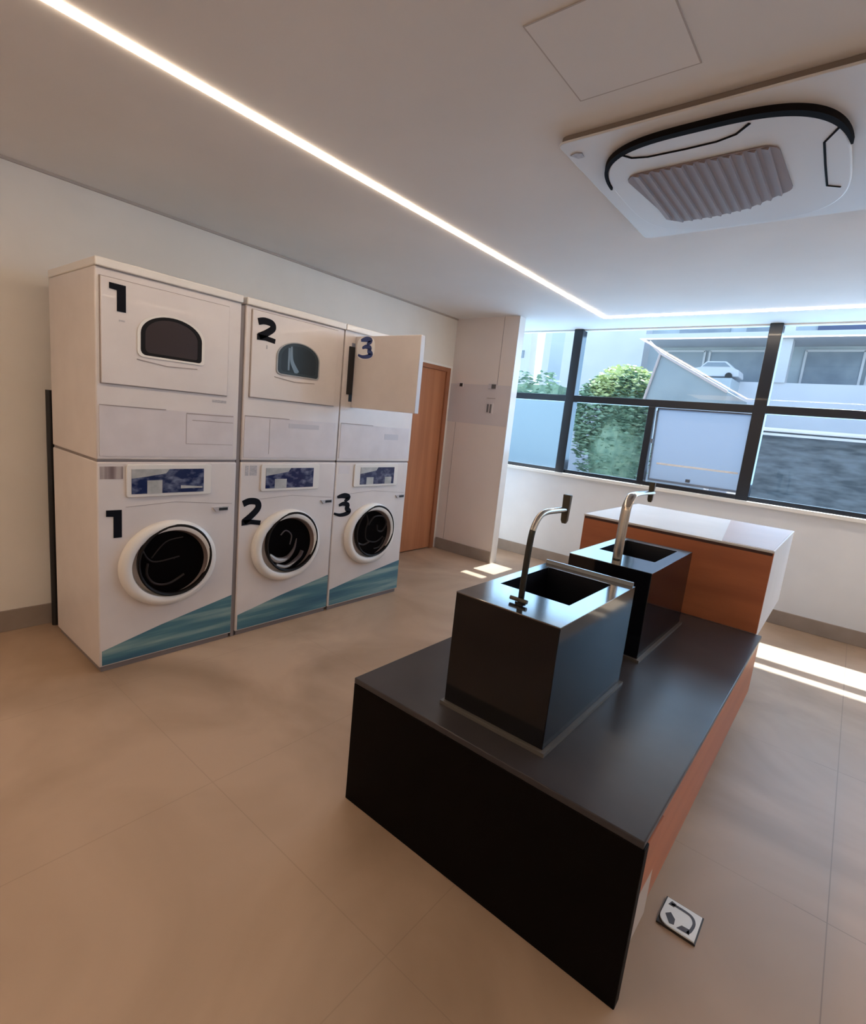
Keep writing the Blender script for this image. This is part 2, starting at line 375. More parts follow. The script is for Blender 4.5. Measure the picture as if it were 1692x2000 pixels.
# grille: barrel shaped, louvres running away from the viewer
gp = arc(-.445, 2.13, .05, -90, -5, 6)+arc(-.435, 2.42, .05, 0, 70, 5)+[(-.55, 2.56), (-.68, 2.59)]+arc(-.80, 2.535, .06, 90, 165, 5)+arc(-.84, 2.145, .06, 190, 270, 6)
gr = obj('grille', zplate(new(), gp, zf-.004, zf), acgrille_m, ac)
def inside(p, poly):
    c = False; n = len(poly)
    for i in range(n):
        a, b = poly[i], poly[i-1]
        if (a[1] > p[1]) != (b[1] > p[1]) and p[0] < (b[0]-a[0])*(p[1]-a[1])/(b[1]-a[1])+a[0]: c = not c
    return c
bm = new(); nl = 13
for k in range(1, nl):
    x = -.895+k*(.50/nl); ys = [2.06+i*.005 for i in range(112) if inside((x, 2.06+i*.005), gp)]
    if len(ys) < 4: continue
    a, b = ys[0]+.004, ys[-1]-.004
    v = [bm.verts.new(q) for q in ((x-.014, a, zf-.004), (x-.014, b, zf-.004), (x+.010, b, zf-.012), (x+.010, a, zf-.012), (x+.013, a, zf-.004), (x+.013, b, zf-.004))]
    bm.faces.new((v[0], v[1], v[2], v[3])); bm.faces.new((v[3], v[2], v[5], v[4])); bm.faces.new((v[0], v[3], v[4])); bm.faces.new((v[1], v[5], v[2]))
obj('louvres', bm, acgrille_m, gr)
obj('badge', zplate(new(), [(-1.03, 1.885), (-1.005, 1.875), (-.985, 1.885), (-.99, 1.915), (-1.012, 1.915)], Z1-.003, Z1), label_m, ac)
place(ac, ((AX0+AX1)/2, (AY0+AY1)/2, H))

# ------------------------------------------------------------ washers and dryers
FX, BX = -2.64, -3.265
def stroke(bm, pts, w, x0, x1):
    """flat brush stroke in the (y,z) plane; w may vary"""
    n = len(pts); L, Rr = [], []
    for i in range(n):
        a = Vector(pts[max(i-1, 0)]); b = Vector(pts[min(i+1, n-1)]); t = (b-a).normalized(); nn = Vector((-t.y, t.x))
        ww = (w[i] if isinstance(w, list) else w)/2; p = Vector(pts[i]); L.append(p+nn*ww); Rr.append(p-nn*ww)
    V = [[bm.verts.new((x, p.x, p.y)) for p in side] for side in (L, Rr) for x in (x0, x1)]
    l0, l1, r0, r1 = V
    for i in range(n-1):
        bm.faces.new((l1[i], l1[i+1], r1[i+1], r1[i])); bm.faces.new((l0[i], l0[i+1], l1[i+1], l1[i])); bm.faces.new((r0[i], r1[i], r1[i+1], r0[i+1]))
    bm.faces.new((l0[0], l1[0], r1[0], r0[0])); bm.faces.new((l0[-1], r0[-1], r1[-1], l1[-1]))
    return bm
def smooth_pts(pts, k=6):
    out = []; P = [pts[0]]+list(pts)+[pts[-1]]
    for i in range(1, len(P)-2):
        for j in range(k):
            t = j/k; q = []
            for c in (0, 1):
                a, b, cc, d = P[i-1][c], P[i][c], P[i+1][c], P[i+2][c]
                q.append(.5*(2*b+(cc-a)*t+(2*a-5*b+4*cc-d)*t*t+(3*b-a-3*cc+d)*t**3))
            out.append(tuple(q))
    out.append(tuple(pts[-1])); return out
def digit(n, y, z, w, h, x, soft=False, brush=False):
    """digit n with top-left corner at (y,z)"""
    bm = new(); x1 = x+.0025
    if n == 1:
        xplate(bm, [(y, z), (y+w, z-.01*h), (y+w, z-h), (y+w*.46, z-h), (y+w*.46, z-.24*h), (y, z-.22*h)], x, x1)
    elif n == 2:
        p = smooth_pts([(y+.08*w, z-.16*h), (y+.4*w, z-.07*h), (y+.78*w, z-.12*h), (y+.85*w, z-.34*h), (y+.55*w, z-.6*h), (y+.14*w, z-.84*h)])
        stroke(bm, p, .30*w, x, x1)
        stroke(bm, [(y+.04*w, z-.87*h), (y+.5*w, z-.86*h), (y+w, z-.93*h)], [.26*w, .22*w, .22*w], x, x1)
    else:
        p = smooth_pts([(y+.15*w, z-.10*h), (y+.55*w, z-.05*h), (y+.85*w, z-.14*h), (y+.62*w, z-.33*h)])
        stroke(bm, p, [.12*w+.16*w*math.sin(PI*i/(len(p)-1)) for i in range(len(p))], x, x1)
        p = smooth_pts([(y+.28*w, z-.50*h), (y+.55*w, z-.43*h), (y+.82*w, z-.50*h), (y+.80*w, z-.68*h), (y+.95*w, z-.82*h), (y+.75*w, z-.93*h), (y+.35*w, z-.96*h), (y, z-.86*h)])
        stroke(bm, p, [.10*w+.16*w*math.sin(PI*(i/(len(p)-1))**.8) for i in range(len(p))], x, x1)
    return bm
def outline(bm, pts, w, x, x1, closed=True):
    n = len(pts)
    for i in range(n if closed else n-1):
        stroke(bm, [pts[i], pts[(i+1) % n]], w, x, x1)
    return bm

def washer(n, y0, y1, label, cfg):
    t = thing('washing_machine', label, 'washing machine', 'washing machines in the stacked row')
    w = y1-y0
    obj('body', B(BX, FX, y0, y1, .028, 1.030), white_m, t, bevel=.006)
    obj('plinth', B(BX+.02, FX-.012, y0+.01, y1-.01, 0, .028), gapgrey_m, t)
    # fine seam under the controls
    bm = stroke(new(), [(y0+.12, .815), (y0+.35, .828), (y1-.02, .800)], .002, FX, FX+.0012)
    obj('front_seam', bm, seam_m, t)
    # teal swoosh
    zr = cfg['teal'][1]; zl = cfg['teal'][0]
    obj('teal_stripe', xplate(new(), [(y0+.012, .036), (y1-.004, .036), (y1-.004, zr), (y0+.42*w, zl+(zr-zl)*.46), (y0+.012, zl)], FX, FX+.0018), teal_m, t)
    # control panel
    py0, py1 = cfg['panel']; pz0, pz1 = .862, 1.020
    cp = obj('control_panel', xplate(new(), rrect(py0, py1, pz0, pz1, .012), FX, FX+.009), white2_m, t, bevel=.003)
    sy0, sy1 = cfg['screen']; sz0, sz1 = .878, .998
    obj('screen', B(FX+.009, FX+.0105, sy0, sy1, sz0, sz1), screen_m, cp)
    ww = sy1-sy0
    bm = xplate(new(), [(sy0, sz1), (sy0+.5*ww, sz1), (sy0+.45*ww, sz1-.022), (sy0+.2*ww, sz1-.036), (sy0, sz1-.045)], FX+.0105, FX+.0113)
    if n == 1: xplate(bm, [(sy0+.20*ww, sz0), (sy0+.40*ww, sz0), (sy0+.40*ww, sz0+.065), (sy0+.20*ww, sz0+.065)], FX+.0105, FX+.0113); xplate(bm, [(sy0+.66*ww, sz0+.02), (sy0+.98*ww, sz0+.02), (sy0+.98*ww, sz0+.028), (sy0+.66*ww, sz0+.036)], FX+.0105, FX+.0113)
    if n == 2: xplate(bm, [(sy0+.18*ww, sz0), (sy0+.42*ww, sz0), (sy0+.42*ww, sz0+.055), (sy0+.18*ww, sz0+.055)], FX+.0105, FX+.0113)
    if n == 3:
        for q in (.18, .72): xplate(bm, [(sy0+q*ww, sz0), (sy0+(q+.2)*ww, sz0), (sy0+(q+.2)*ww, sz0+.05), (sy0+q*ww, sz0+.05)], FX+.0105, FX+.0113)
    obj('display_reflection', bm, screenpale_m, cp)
    # sticker
    if n == 1: obj('sticker', B(FX, FX+.0015, y0+.012, y0+.108, .952, 1.010), sticker_m, t)
    if n == 2:
        bm = B(FX, FX+.0015, y0+.028, y0+.048, .955, 1.012); obj('sticker', B(FX, FX+.0015, y0+.056, y0+.100, .955, 1.012), label_m, t); obj('sticker', bm, label_m, t)
    if n == 3: obj('sticker', B(FX, FX+.001, y0+.02, y0+.115, .955, 1.010), panel_m, t)
    # latch at the upper right
    ly = cfg['latch']
    lt = obj('latch', xplate(new(), [(ly, .785), (ly+.09, .789), (ly+.09, .765), (ly+.02, .762)], FX, FX+.008), label_m, t)
    obj('latch_inlay', B(FX+.008, FX+.0095, ly+.035, ly+.085, .768, .782), black_m, lt)
    # door
    cy, cz = cfg['ring']; gy, gz = cfg['glass']; rr = .243
    dr = obj('door', lathe_x(new(), [(rr, 0), (rr+.002, .012), (rr-.006, .028), (rr-.022, .036), (.205, .037), (.19, .030), (.183, .012), (.180, .004)], FX, cy, cz, cap=False, sz=.92), white2_m, t, smooth=True)
    obj('door_cavity', lathe_x(new(), [(.186, .022), (.183, .006), (.16, .004), (0.001, .003)], FX, gy, gz, cap=False), cavity_m, dr, smooth=True)
    obj('gasket', lathe_x(new(), [(.186, .020), (.190, .034), (.184, .040), (.176, .036), (.172, .020)], FX, gy, gz, cap=False), rubber_m, dr, smooth=True)
    bm = new()
    for pts, r in cfg['arcs']:
        tube(bm, [(FX+.024, gy+p[0]*.172, gz+p[1]*.168) for p in smooth_pts(pts)], r, 8, r2=None)
    obj('drum', bm, arc2_m if n == 2 else arc_m, dr, smooth=True)
    obj('door_glass', lathe_x(new(), [(.176, .026), (.15, .033), (.10, .039), (.05, .041), (.001, .042)], FX, gy, gz, cap=False), smoke_m, dr, smooth=True)
    # number
    dy, dz, dw, dh = cfg['num']
    obj('number_decal', digit(n, dy, dz, dw, dh, FX), decal_m, t)
    place(t, ((FX+BX)/2, (y0+y1)/2, 0)); return t

arcs1 = [([(-.95, .45), (-.8, .15), (-.55, .02), (.1, .10)], .004), ([(-.80, .0), (-.82, -.35), (-.6, -.65), (-.2, -.72), (.25, -.5)], .006), ([(-.7, .15), (-.3, .6), (.2, .7)], .003)]
arcs2 = [([(-.93, -.38), (-.62, -.62), (-.2, -.6), (.08, -.3), (.18, .1)], [.010, .012, .014, .016, .017, .018, .018, .018, .018, .017, .016, .015, .014, .013, .012, .011, .010, .009, .008, .007, .006, .005, .004, .003, .002]), ([(-.65, -.80), (-.2, -.92), (.3, -.65), (.45, -.40)], .012), ([(-.5, .3), (-.3, .45), (-.05, .25), (-.1, -.1)], .004)]
arcs3 = [([(-.55, .75), (-.45, .45), (-.55, .05), (-.45, -.35), (.1, -.5), (.5, -.3)], .005), ([(-.4, .3), (-.1, .62), (.4, .6), (.65, .3), (.45, -.05), (.15, 0), (.1, .25)], .006), ([(-.9, -.45), (-.6, -.55), (-.3, -.45)], .007), ([(0, -.8), (.35, -.75), (.6, -.35)], .005)]
washer(1, .852, 1.533, 'white washing machine numbered 1, at the bottom of the nearest stack', dict(teal=(.110, .262), panel=(.972, 1.388), screen=(.994, 1.345), latch=1.40, ring=(1.178, .512), glass=(1.200, .528), num=(.888, .805, .066, .135), arcs=arcs1))
washer(2, 1.560, 2.238, 'white washing machine numbered 2, at the bottom of the middle stack', dict(teal=(.128, .262), panel=(1.685, 2.10), screen=(1.715, 2.055), latch=2.13, ring=(1.885, .518), glass=(1.912, .540), num=(1.572, .818, .125, .155), arcs=arcs2))
washer(3, 2.246, 2.945, 'white washing machine numbered 3, at the bottom of the farthest stack', dict(teal=(.150, .262), panel=(2.40, 2.83), screen=(2.455, 2.79), latch=2.835, ring=(2.595, .515), glass=(2.625, .535), num=(2.250, .812, .14, .145), arcs=arcs3))

def dwin(y0, y1, z0, z1):
    w = y1-y0; h = z1-z0; r = .025
    return arc(y0+r, z0+r, r, 180, 270, 5)+arc(y1-r*.6, z0+r*.6, r*.6, 270, 360, 4)+arc(y0+w*.5, z0+h*.52, w*.5, 0, 180, 22, ry=h*.48)
def scale2(pts, s, cy=None, cz=None):
    cy = cy if cy is not None else (min(p[0] for p in pts)+max(p[0] for p in pts))/2
    cz = cz if cz is not None else (min(p[1] for p in pts)+max(p[1] for p in pts))/2
    return [(cy+(p[0]-cy)*s, cz+(p[1]-cz)*s) for p in pts]
def dryer(n, y0, y1, label):
    t = thing('tumble_dryer', label, 'dryer', 'tumble dryers on top of the washing machines')
    z0, z1 = 1.042, 1.868
    if n < 3:
        obj('body', B(BX, FX, y0, y1, z0, z1), white_m, t, bevel=.006)
    else:   # open drum mouth behind the swung door
        bm = B(BX, FX-.3, y0, y1, z0, z1); box(bm, FX-.3, FX, y0, y0+.06, z0, z1); box(bm, FX-.3, FX, y1-.05, y1, z0, z1)
        box(bm, FX-.3, FX, y0+.06, y1-.05, z0, 1.43); box(bm, FX-.3, FX, y0+.06, y1-.05, 1.80, z1)
        obj('body', bm, white_m, t)
        obj('opening', B(FX-.299, FX-.29, y0+.06, y1-.05, 1.43, 1.80), cavity_m, t)
        obj('door_hinge', B(FX, FX+.012, y0+.038, y0+.078, 1.475, 1.775), black_m, t)
    obj('top_cap', B(BX, FX+.014, y0-.002, y1+.002, z1, 1.905), white2_m, t, bevel=.005)
    # lower service panel with faint seams
    sp = obj('service_panel', B(FX, FX+.003, y0+.012, y1-.025, 1.058, 1.285), panel_m, t)
    bm = stroke(new(), [(y0+.012, 1.288), (y0+.30, 1.286)], .004, FX+.003, FX+.0045)
    a = y0+.40
    if n == 1: outline(bm, [(a, 1.275), (a, 1.125), (y1-.03, 1.125)], .0022, FX+.003, FX+.004, closed=False); stroke(bm, [(a, 1.277), (y1-.03, 1.277)], .005, FX+.003, FX+.004); stroke(bm, [(a+.03, 1.245), (y1-.03, 1.243)], .003, FX+.003, FX+.004)
    elif n == 2: stroke(bm, [(y0+.17, 1.28), (y0+.17, 1.08)], .0018, FX+.003, FX+.004)
    obj('panel_seam', bm, seam_m, sp)
    if n == 1: obj('rating_label', B(FX, FX+.0015, 1.386, 1.462, 1.343, 1.357), label_m, t)
    if n == 2:
        obj('rating_label', B(FX+.003, FX+.0042, y0+.30, y0+.52, 1.235, 1.262), mat('pale_label', (.52, .5, .54), .5), sp)
    if n == 3:
        obj('rating_label', B(FX+.003, FX+.0042, y0+.42, y0+.56, 1.195, 1.235), mat('pale_label', (.52, .5, .54), .5), sp)
    # door
    if n < 3:
        dy0, dy1 = (y0+.020, y1-.072) if n == 1 else (y0+.034, y1-.055)
        dz0, dz1 = (1.384, 1.831) if n == 1 else (1.392, 1.850)
        dr = obj('door', B(FX, FX+.010, dy0, dy1, dz0, dz1), white_m, t, bevel=.002)
        bm = outline(new(), [(dy0-.002, dz0-.002), (dy1+.002, dz0-.002), (dy1+.002, dz1+.002), (dy0-.002, dz1+.002)], .0035, FX, FX+.003)
        obj('door_gap', bm, seam_m, dr)
        wy0, wy1, wz0, wz1 = (1.032, 1.318, 1.528, 1.716) if n == 1 else (1.756, 2.040, 1.540, 1.722)
        P = dwin(wy0, wy1, wz0, wz1)
        Q = scale2(P, 1.07); fn = lambda x: (lambda p: (x, p[0], p[1]))
        if n == 1:
            obj('window_lip', ringplate(new(), scale2(P, 1.10), P, fn(FX+.010), fn(FX+.014)), white2_m, dr, bevel=.001)
            obj('window_frame', ringplate(new(), P, scale2(P, .86), fn(FX+.010), fn(FX+.0135)), rubber_m, dr)
            obj('window_glass', xplate(new(), scale2(P, .87), FX+.010, FX+.012), glassdark_m, dr)
        else:
            obj('window_lip', ringplate(new(), scale2(P, 1.06), P, fn(FX+.010), fn(FX+.016)), mat('grey_lip', (.35, .36, .38), .3), dr, bevel=.001)
            obj('window_frame', ringplate(new(), P, scale2(P, .84), fn(FX+.010), fn(FX+.0135)), mat('blue_grey_frame', (.03, .045, .06), .35, spec=.3), dr)
            obj('window_glass', xplate(new(), scale2(P, .85), FX+.010, FX+.012), mat('blue_black_glass', (.018, .03, .042), .35, spec=.3), dr)
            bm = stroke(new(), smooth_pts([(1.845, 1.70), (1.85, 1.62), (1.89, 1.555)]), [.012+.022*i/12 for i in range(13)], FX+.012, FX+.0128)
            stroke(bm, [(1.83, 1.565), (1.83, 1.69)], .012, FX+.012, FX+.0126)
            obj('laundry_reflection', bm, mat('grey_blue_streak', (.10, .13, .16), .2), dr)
        bm = stroke(new(), [(wy0-.015, wz0-.022), (wy0+.12, wz0-.037), (wy1-.02, wz0-.030)], .004, FX+.010, FX+.012)
        obj('window_ledge', bm, seam_m, dr)
        tx, tz = (.905, 1.812) if n == 1 else (1.617, 1.812)
        obj('number_decal', digit(n, tx, tz, .066 if n == 1 else .118, .114 if n == 1 else .112, FX+.010), decal_m, dr)
        bm = stroke(new(), [(.943, 1.660), (.967, 1.660)], .007, FX+.010, FX+.0115) if n == 1 else stroke(new(), [(1.685, 1.68), (1.685, 1.66)], .008, FX+.010, FX+.0115)
        obj('small_mark', bm, label_m, dr)
    else:
        # door swung open at a right angle, hinged on its left edge
        hy = 2.330
        dr = obj('open_door', B(FX+.004, FX+.565, hy, hy+.035, 1.394, 1.843), white_m, t, bevel=.003)
        bm = new(); tmp = digit(3, .040, 1.830, .125, .118, .0012)
        me = bpy.data.meshes.new('tmp'); tmp.to_mesh(me); tmp.free()
        for v in me.vertices:
            x, y, z = v.co; v.co = (FX+y, hy-x, z)
        bm.from_mesh(me); bpy.data.meshes.remove(me)
        obj('number_decal', bm, blue_decal_m, dr)
        obj('white_sticker', prism(new(), rrect(FX+.022, FX+.185, 1.700, 1.838, .05), lambda p: (p[0], hy-.0012, p[1]), lambda p: (p[0], hy, p[1])), mat('bright_sticker', (.86, .86, .88), .5), dr)
        obj('inner_liner', xplate(new(), [(0, 0)]*0 or rrect(0, .4, 0, .3, .05), 0, .02), white2_m, dr)
        il = dr.children[-1]
        for c in dr.children:
            if c.name.startswith('inner_liner'): il = c
        il.rotation_euler = (0, 0, -PI/2); il.location = (FX+.09, hy+.055, 1.47)
    place(t, ((FX+BX)/2, (y0+y1)/2, z0)); return t
dryer(1, .852, 1.533, 'white tumble dryer numbered 1 with dark brown arched window, on the nearest stack')
dryer(2, 1.560, 2.238, 'white tumble dryer numbered 2 with blue grey arched window, on the middle stack')
dryer(3, 2.246, 2.945, 'white tumble dryer with its door, marked with a blue 3, swung open towards the room')
for a, b, z in ((.852, 1.533, 0), (1.56, 2.238, 0), (2.246, 2.945, 0)):
    obj('stacking_strip', B(BX+.01, FX-.006, a+.004, b-.004, 1.030, 1.042), gapgrey_m, label={.852: 'thin grey strip on top of the washing machine numbered 1, nearest stack', 1.56: 'thin grey strip on top of the washing machine numbered 2, middle stack', 2.246: 'thin grey strip under the dryer whose door hangs open, farthest stack'}[a], cat='strip', group='strips between washers and dryers')
obj('filler_strip', B(FX-.25, FX-.010, 1.5358, 1.5572, 0, 1.86), gapgrey_m, label='grey upright filler strip in the gap between stacks 1 and 2', cat='strip')
bm = tube(new(), [(-3.375, .872, 0), (-3.375, .872, 1.32)], .019, 12)
obj('drain_pipe', bm, black_m, smooth=True, label='black upright pipe on the wall behind the nearest stack', cat='pipe')

# fittings on the partition
def fitting(name, x0, x1, z0, z1, m1, m2, label, cat):
    t = thing(name, label, cat)
    obj('cover_plate', B(x0, x1, PY-.014, PY-.004, z0, z1), m1, t, bevel=.002)
    obj('insert', B(x0+(x1-x0)*.45, x1-.005, PY-.019, PY-.014, z0+.004, z1-.004), m2, t)
    place(t, ((x0+x1)/2, PY-.004, z0)); return t
fitting('wall_hook', -3.325, -3.255, 1.728, 1.768, band_m, black_m, 'small black fitting high on the beige partition near the wooden door', 'hook')
fitting('wall_socket', -2.945, -2.85, 1.722, 1.770, panel_m, mat('socket_grey', (.12, .11, .11), .5), 'small grey wall socket high on the beige partition near its window side edge', 'socket')
t = thing('wall_switch', 'narrow grey switch plate on the beige partition below the socket', 'switch')
obj('cover_plate', B(-2.94, -2.865, PY-.012, PY-.004, 1.485, 1.585), band_m, t, bevel=.002)
bm = B(-2.933, -2.913, PY-.016, PY-.012, 1.495, 1.575); box(bm, -2.900, -2.880, PY-.016, PY-.012, 1.490, 1.575)
obj('rocker', bm, mat('switch_grey', (.16, .15, .15), .5), t)
obj('top_edge', B(-2.95, -2.85, PY-.010, PY-.004, 1.630, 1.635), seam_m, t)
place(t, (-2.9, PY-.004, 1.485))

# ------------------------------------------------------------ island
IX0, IX1, IY0, IY1, IH = -1.20, -.21, 1.165, 3.01, .470
isl = thing('sink_island', 'low black island with charcoal top carrying two sink boxes', 'island')
obj('worktop', B(IX0, IX1-.004, IY0, IY1, IH-.020, IH), top_m, isl, bevel=.003)
obj('front_panel', B(IX0, IX1, IY0, IY0+.035, 0, IH-.020), front_m, isl, bevel=.003)
obj('left_panel', B(IX0, IX0+.03, IY0+.035, IY1, 0, IH-.020), front_m, isl)
obj('side_panel', B(IX1-.05, IX1-.010, IY0+.16, IY1, .165, IH-.024), terra_m, isl, bevel=.003)
obj('side_edge', B(IX1-.05, IX1-.002, IY0+.035, IY0+.16, .30, IH-.024), terra_m, isl)
obj('side_insert', B(IX1-.05, IX1-.004, IY0+.035, IY0+.16, .155, .30), plinth_m, isl)
obj('base', B(IX0+.05, IX1-.045, IY0+.035, IY1-.01, 0, IH-.02), skirt_m, isl)
place(isl, ((IX0+IX1)/2, (IY0+IY1)/2, 0))

ct = thing('back_counter', 'pale box counter with dark terracotta front behind the two sinks', 'counter')
CYB = 4.0
bm = B(-1.225, -.24, IY1+.022, CYB, IH-.03, .892)
obj('body', bm, pale_m, ct, bevel=.003)
obj('top', B(-1.228, -.238, IY1, CYB, .892, .904), pale_m, ct, bevel=.002)
obj('front', B(-1.225, -.24, IY1+.002, IY1+.022, IH+.001, .891), terra_m, ct)
obj('front_shadow_gap', B(-1.22, -.245, IY1+.0, IY1+.0022, .878, .891), mat('dark_brown_edge', (.06, .02, .015), .5), ct)
obj('top_insert', zplate(new(), [(-.245, IY1+.012), (-.475, IY1+.012), (-.60, CYB-.004), (-.245, CYB-.004)], .904, .9055), insert_m, ct)
obj('plinth', B(-1.05, -.42, IY1+.02, 3.75, 0, IH-.03), skirt_m, ct)
place(ct, (-.73, 3.5, 0))

def basin(x0, x1, y0, y1, hx0, hx1, hy0, hy1, label):
    t = thing('sink_box', label, 'sink', 'black stone sink boxes')
    z0, z1 = IH+.012, .850
    fn = lambda z: (lambda p: (p[0], p[1], z))
    O = [(x0, y0), (x1, y0), (x1, y1), (x0, y1)]; I = [(hx0, hy0), (hx1, hy0), (hx1, hy1), (hx0, hy1)]
    obj('walls', ringplate(new(), O, I, fn(z0), fn(z1)), stone_m, t, bevel=.0025)
    obj('rim', ringplate(new(), O, I, fn(z1-.003), fn(z1+.0015)), rim_m, t, bevel=.001)
    bm = new(); zb = .60
    a = [bm.verts.new((p[0], p[1], z1-.004)) for p in I]; cx, cy = (hx0+hx1)/2, (hy0+hy1)/2
    b = [bm.verts.new((cx+(p[0]-cx)*.9, cy+(p[1]-cy)*.9, zb)) for p in I]
    for k in range(4): bm.faces.new((a[k], a[(k+1) % 4], b[(k+1) % 4], b[k]))
    bm.faces.new(b)
    bw = obj('bowl', bm, bowl_m, t)
    obj('drain', zplate(new(), arc(cx, cy, .022, 0, 350, 20), zb, zb+.003), chrome_m, bw)
    obj('base_trim', B(x0-.008, x1+.012, y0-.012, y1+.01, IH, IH+.012), mat('trim_grey', (.10, .09, .08), .4), t)
    place(t, ((x0+x1)/2, (y0+y1)/2, IH)); return t
b1 = basin(-.893, -.538, 1.277, 1.885, -.855, -.604, 1.474, 1.828, 'glossy black sink box nearest the camera on the island')
basin(-.915, -.557, 2.145, 2.800, -.868, -.612, 2.365, 2.735, 'glossy black sink box farther back, against the terracotta counter front')
obj('splash_lip', B(-.893, -.545, 1.878, 1.886, .8502, .866), mat('grey_lip_metal', (.30, .32, .34), .25, metal=.3), label='thin grey upstand along the far rim of the nearest sink box', cat='upstand')

def faucet(bx, by, dy, rx, ry, zt, label, ribbon=False):
    t = thing('faucet', label, 'faucet', 'tall bent faucets on the sink boxes')
    z = .850
    P = [(bx, by, z), (bx, by+.002, z+.10), (bx, by+.008, zt-.09), (bx, by+.018, zt-.045), (bx, by+.045, zt-.012), (bx, by+.085, zt), (bx, by+dy*.7, zt+.0), (bx, by+dy, zt-.002)]
    S3 = []
    for i in range(len(P)-1):
        for j in range(6):
            a = P[max(i-1, 0)]; b = P[i]; c = P[i+1]; d = P[min(i+2, len(P)-1)]; u = j/6
            S3.append(tuple(.5*(2*b[k]+(c[k]-a[k])*u+(2*a[k]-5*b[k]+4*c[k]-d[k])*u*u+(3*b[k]-a[k]-3*c[k]+d[k])*u**3) for k in range(3)))
    S3.append(P[-1])
    cut = 17
    obj('riser', tube(new(), S3[:cut+1], rx, 12, r2=ry, up=(1, 0, 0)), chrome_m if ribbon else darkchrome_m, t, smooth=True)
    obj('spout', tube(new(), S3[cut:], rx, 12, r2=ry, up=(1, 0, 0)), chrome_m, t, smooth=True)
    e = P[-1]
    bm = new()
    v = []
    for (zz, w, dd) in ((e[2]+.050, .0135, .008), (e[2]-.035, .011, .007), (e[2]-.046, .007, .005)):
        v.append([bm.verts.new((e[0]+sx*w, e[1]+.004+sy*dd, zz)) for sx, sy in ((-1, -1), (1, -1), (1, 1), (-1, 1))])
    for a, b in zip(v, v[1:]):
        for k in range(4): bm.faces.new((a[k], a[(k+1) % 4], b[(k+1) % 4], b[k]))
    bm.faces.new(v[0]); bm.faces.new(v[-1])
    obj('spray_head', bm, handle_m, t, bevel=.002)
    bm = new(); zplate(bm, arc(bx, by, .017, 0, 345, 16), z, z+.006)
    obj('base_ring', bm, darkchrome_m, t, smooth=True)
    if not ribbon:
        bm = tube(new(), [(bx-.030, by-.012, z+.013), (bx+.028, by-.012, z+.013)], .0065, 10); tube(bm, [(bx, by-.018, z+.013), (bx, by, z+.013)], .005, 8)
        obj('lever', bm, handle_m, t, smooth=True)
    place(t, (bx, by, z)); return t
faucet(-.712, 1.362, .222, .0095, .0095, 1.126, 'slim dark tall faucet rising from the nearest sink box')
faucet(-.738, 2.245, .325, .021, .009, 1.135, 'broad brushed steel faucet rising from the farther sink box', True)

# ------------------------------------------------------------ floor power box
t = thing('floor_socket', 'small white square floor socket box with dark edge right of the island', 'socket')
fx0, fx1, fy0, fy1 = -.203, -.104, 1.492, 1.594
obj('surround', B(fx0-.002, fx1+.004, fy0-.002, fy1+.006, 0, .006), mat('socket_surround', (.03, .02, .015), .5), t)
P = [(fx1, fy0), (fx1, fy1), (fx0+.002, fy1)]+arc(fx0+.030, fy0+.030, .030, 180, 270, 8)
obj('plate', zplate(new(), P, .006, .011), mat('plate_white', (.85, .86, .86), .35), t, bevel=.001)
def pos(u, v): return (fx0+u*(fx1-fx0), fy0+v*(fy1-fy0))
bm = new()
pts = [pos(*q) for q in smooth_pts([(.17, .80), (.35, .83), (.72, .80), (.86, .60), (.84, .30), (.78, .14)])]
tube(bm, [(p[0], p[1], .0112) for p in pts], .0045, 6, r2=.0012, up=(0, 0, 1)) if False else None
def flat(bm, pts, w, z=.0112):
    L = []; Rr = []
    for i in range(len(pts)):
        a = Vector(pts[max(i-1, 0)]); b = Vector(pts[min(i+1, len(pts)-1)]); tt = (b-a).normalized(); nn = Vector((-tt.y, tt.x))*w/2; p = Vector(pts[i])
        L.append(p+nn); Rr.append(p-nn)
    zplate(bm, [tuple(q) for q in L+Rr[::-1]], .011, z+.0006)
flat(bm, pts, .008)
zplate(bm, [pos(*q) for q in ((.50, .10), (.84, .12), (.80, .30), (.60, .28))], .011, .0118)
zplate(bm, [pos(*q) for q in ((.12, .36), (.24, .50), (.40, .34), (.42, .14), (.30, .10))], .011, .0118)
zplate(bm, [pos(*q) for q in ((.10, .74), (.16, .92), (.30, .88), (.26, .74))], .011, .0118)
obj('socket_marks', bm, mat('socket_marks', (.06, .05, .055), .5), t)
place(t, (-.153, 1.543, 0))

# ------------------------------------------------------------ outside
ext_grey = mottle(mat('facade_grey', (.3, .34, .38), .8), (.50, .56, .60), (.62, .68, .72), 1.2)
ext_pale = mottle(mat('facade_pale', (.6, .6, .64), .8), (.74, .73, .76), (.82, .80, .82), 1)
ext_white = mat('facade_white', (.75, .74, .76), .8)
ext_dark = mottle(mat('facade_dark', (.1, .12, .15), .5), (.22, .26, .31), (.34, .39, .44), 2)
gut = mottle(mat('rough_low_wall', (.2, .24, .28), .7), (.06, .08, .10), (.17, .20, .235), 5, (1, 1, 4), detail=8)
leaf_m = mottle(mat('leaf_green', (.08, .16, .06), .6), (.20, .34, .24), (.38, .52, .36), 8)
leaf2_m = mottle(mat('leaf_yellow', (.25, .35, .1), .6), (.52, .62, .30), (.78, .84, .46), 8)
GZ = .40
struct('ground', B(-16, 8, YF+.5, 30, GZ-.1, GZ), mottle(mat('asphalt', (.2, .22, .25), .7), (.18, .20, .22), (.26, .28, .31), 6))
struct('trim_7', B(XL, XR, YF+.14, YF+.36, 2.47, 2.60), ext_pale)     # unseen slab added above the window to cut off the high sun
t = thing('pale_house', 'tall pale house with sloping side at the far left outside the window', 'building')
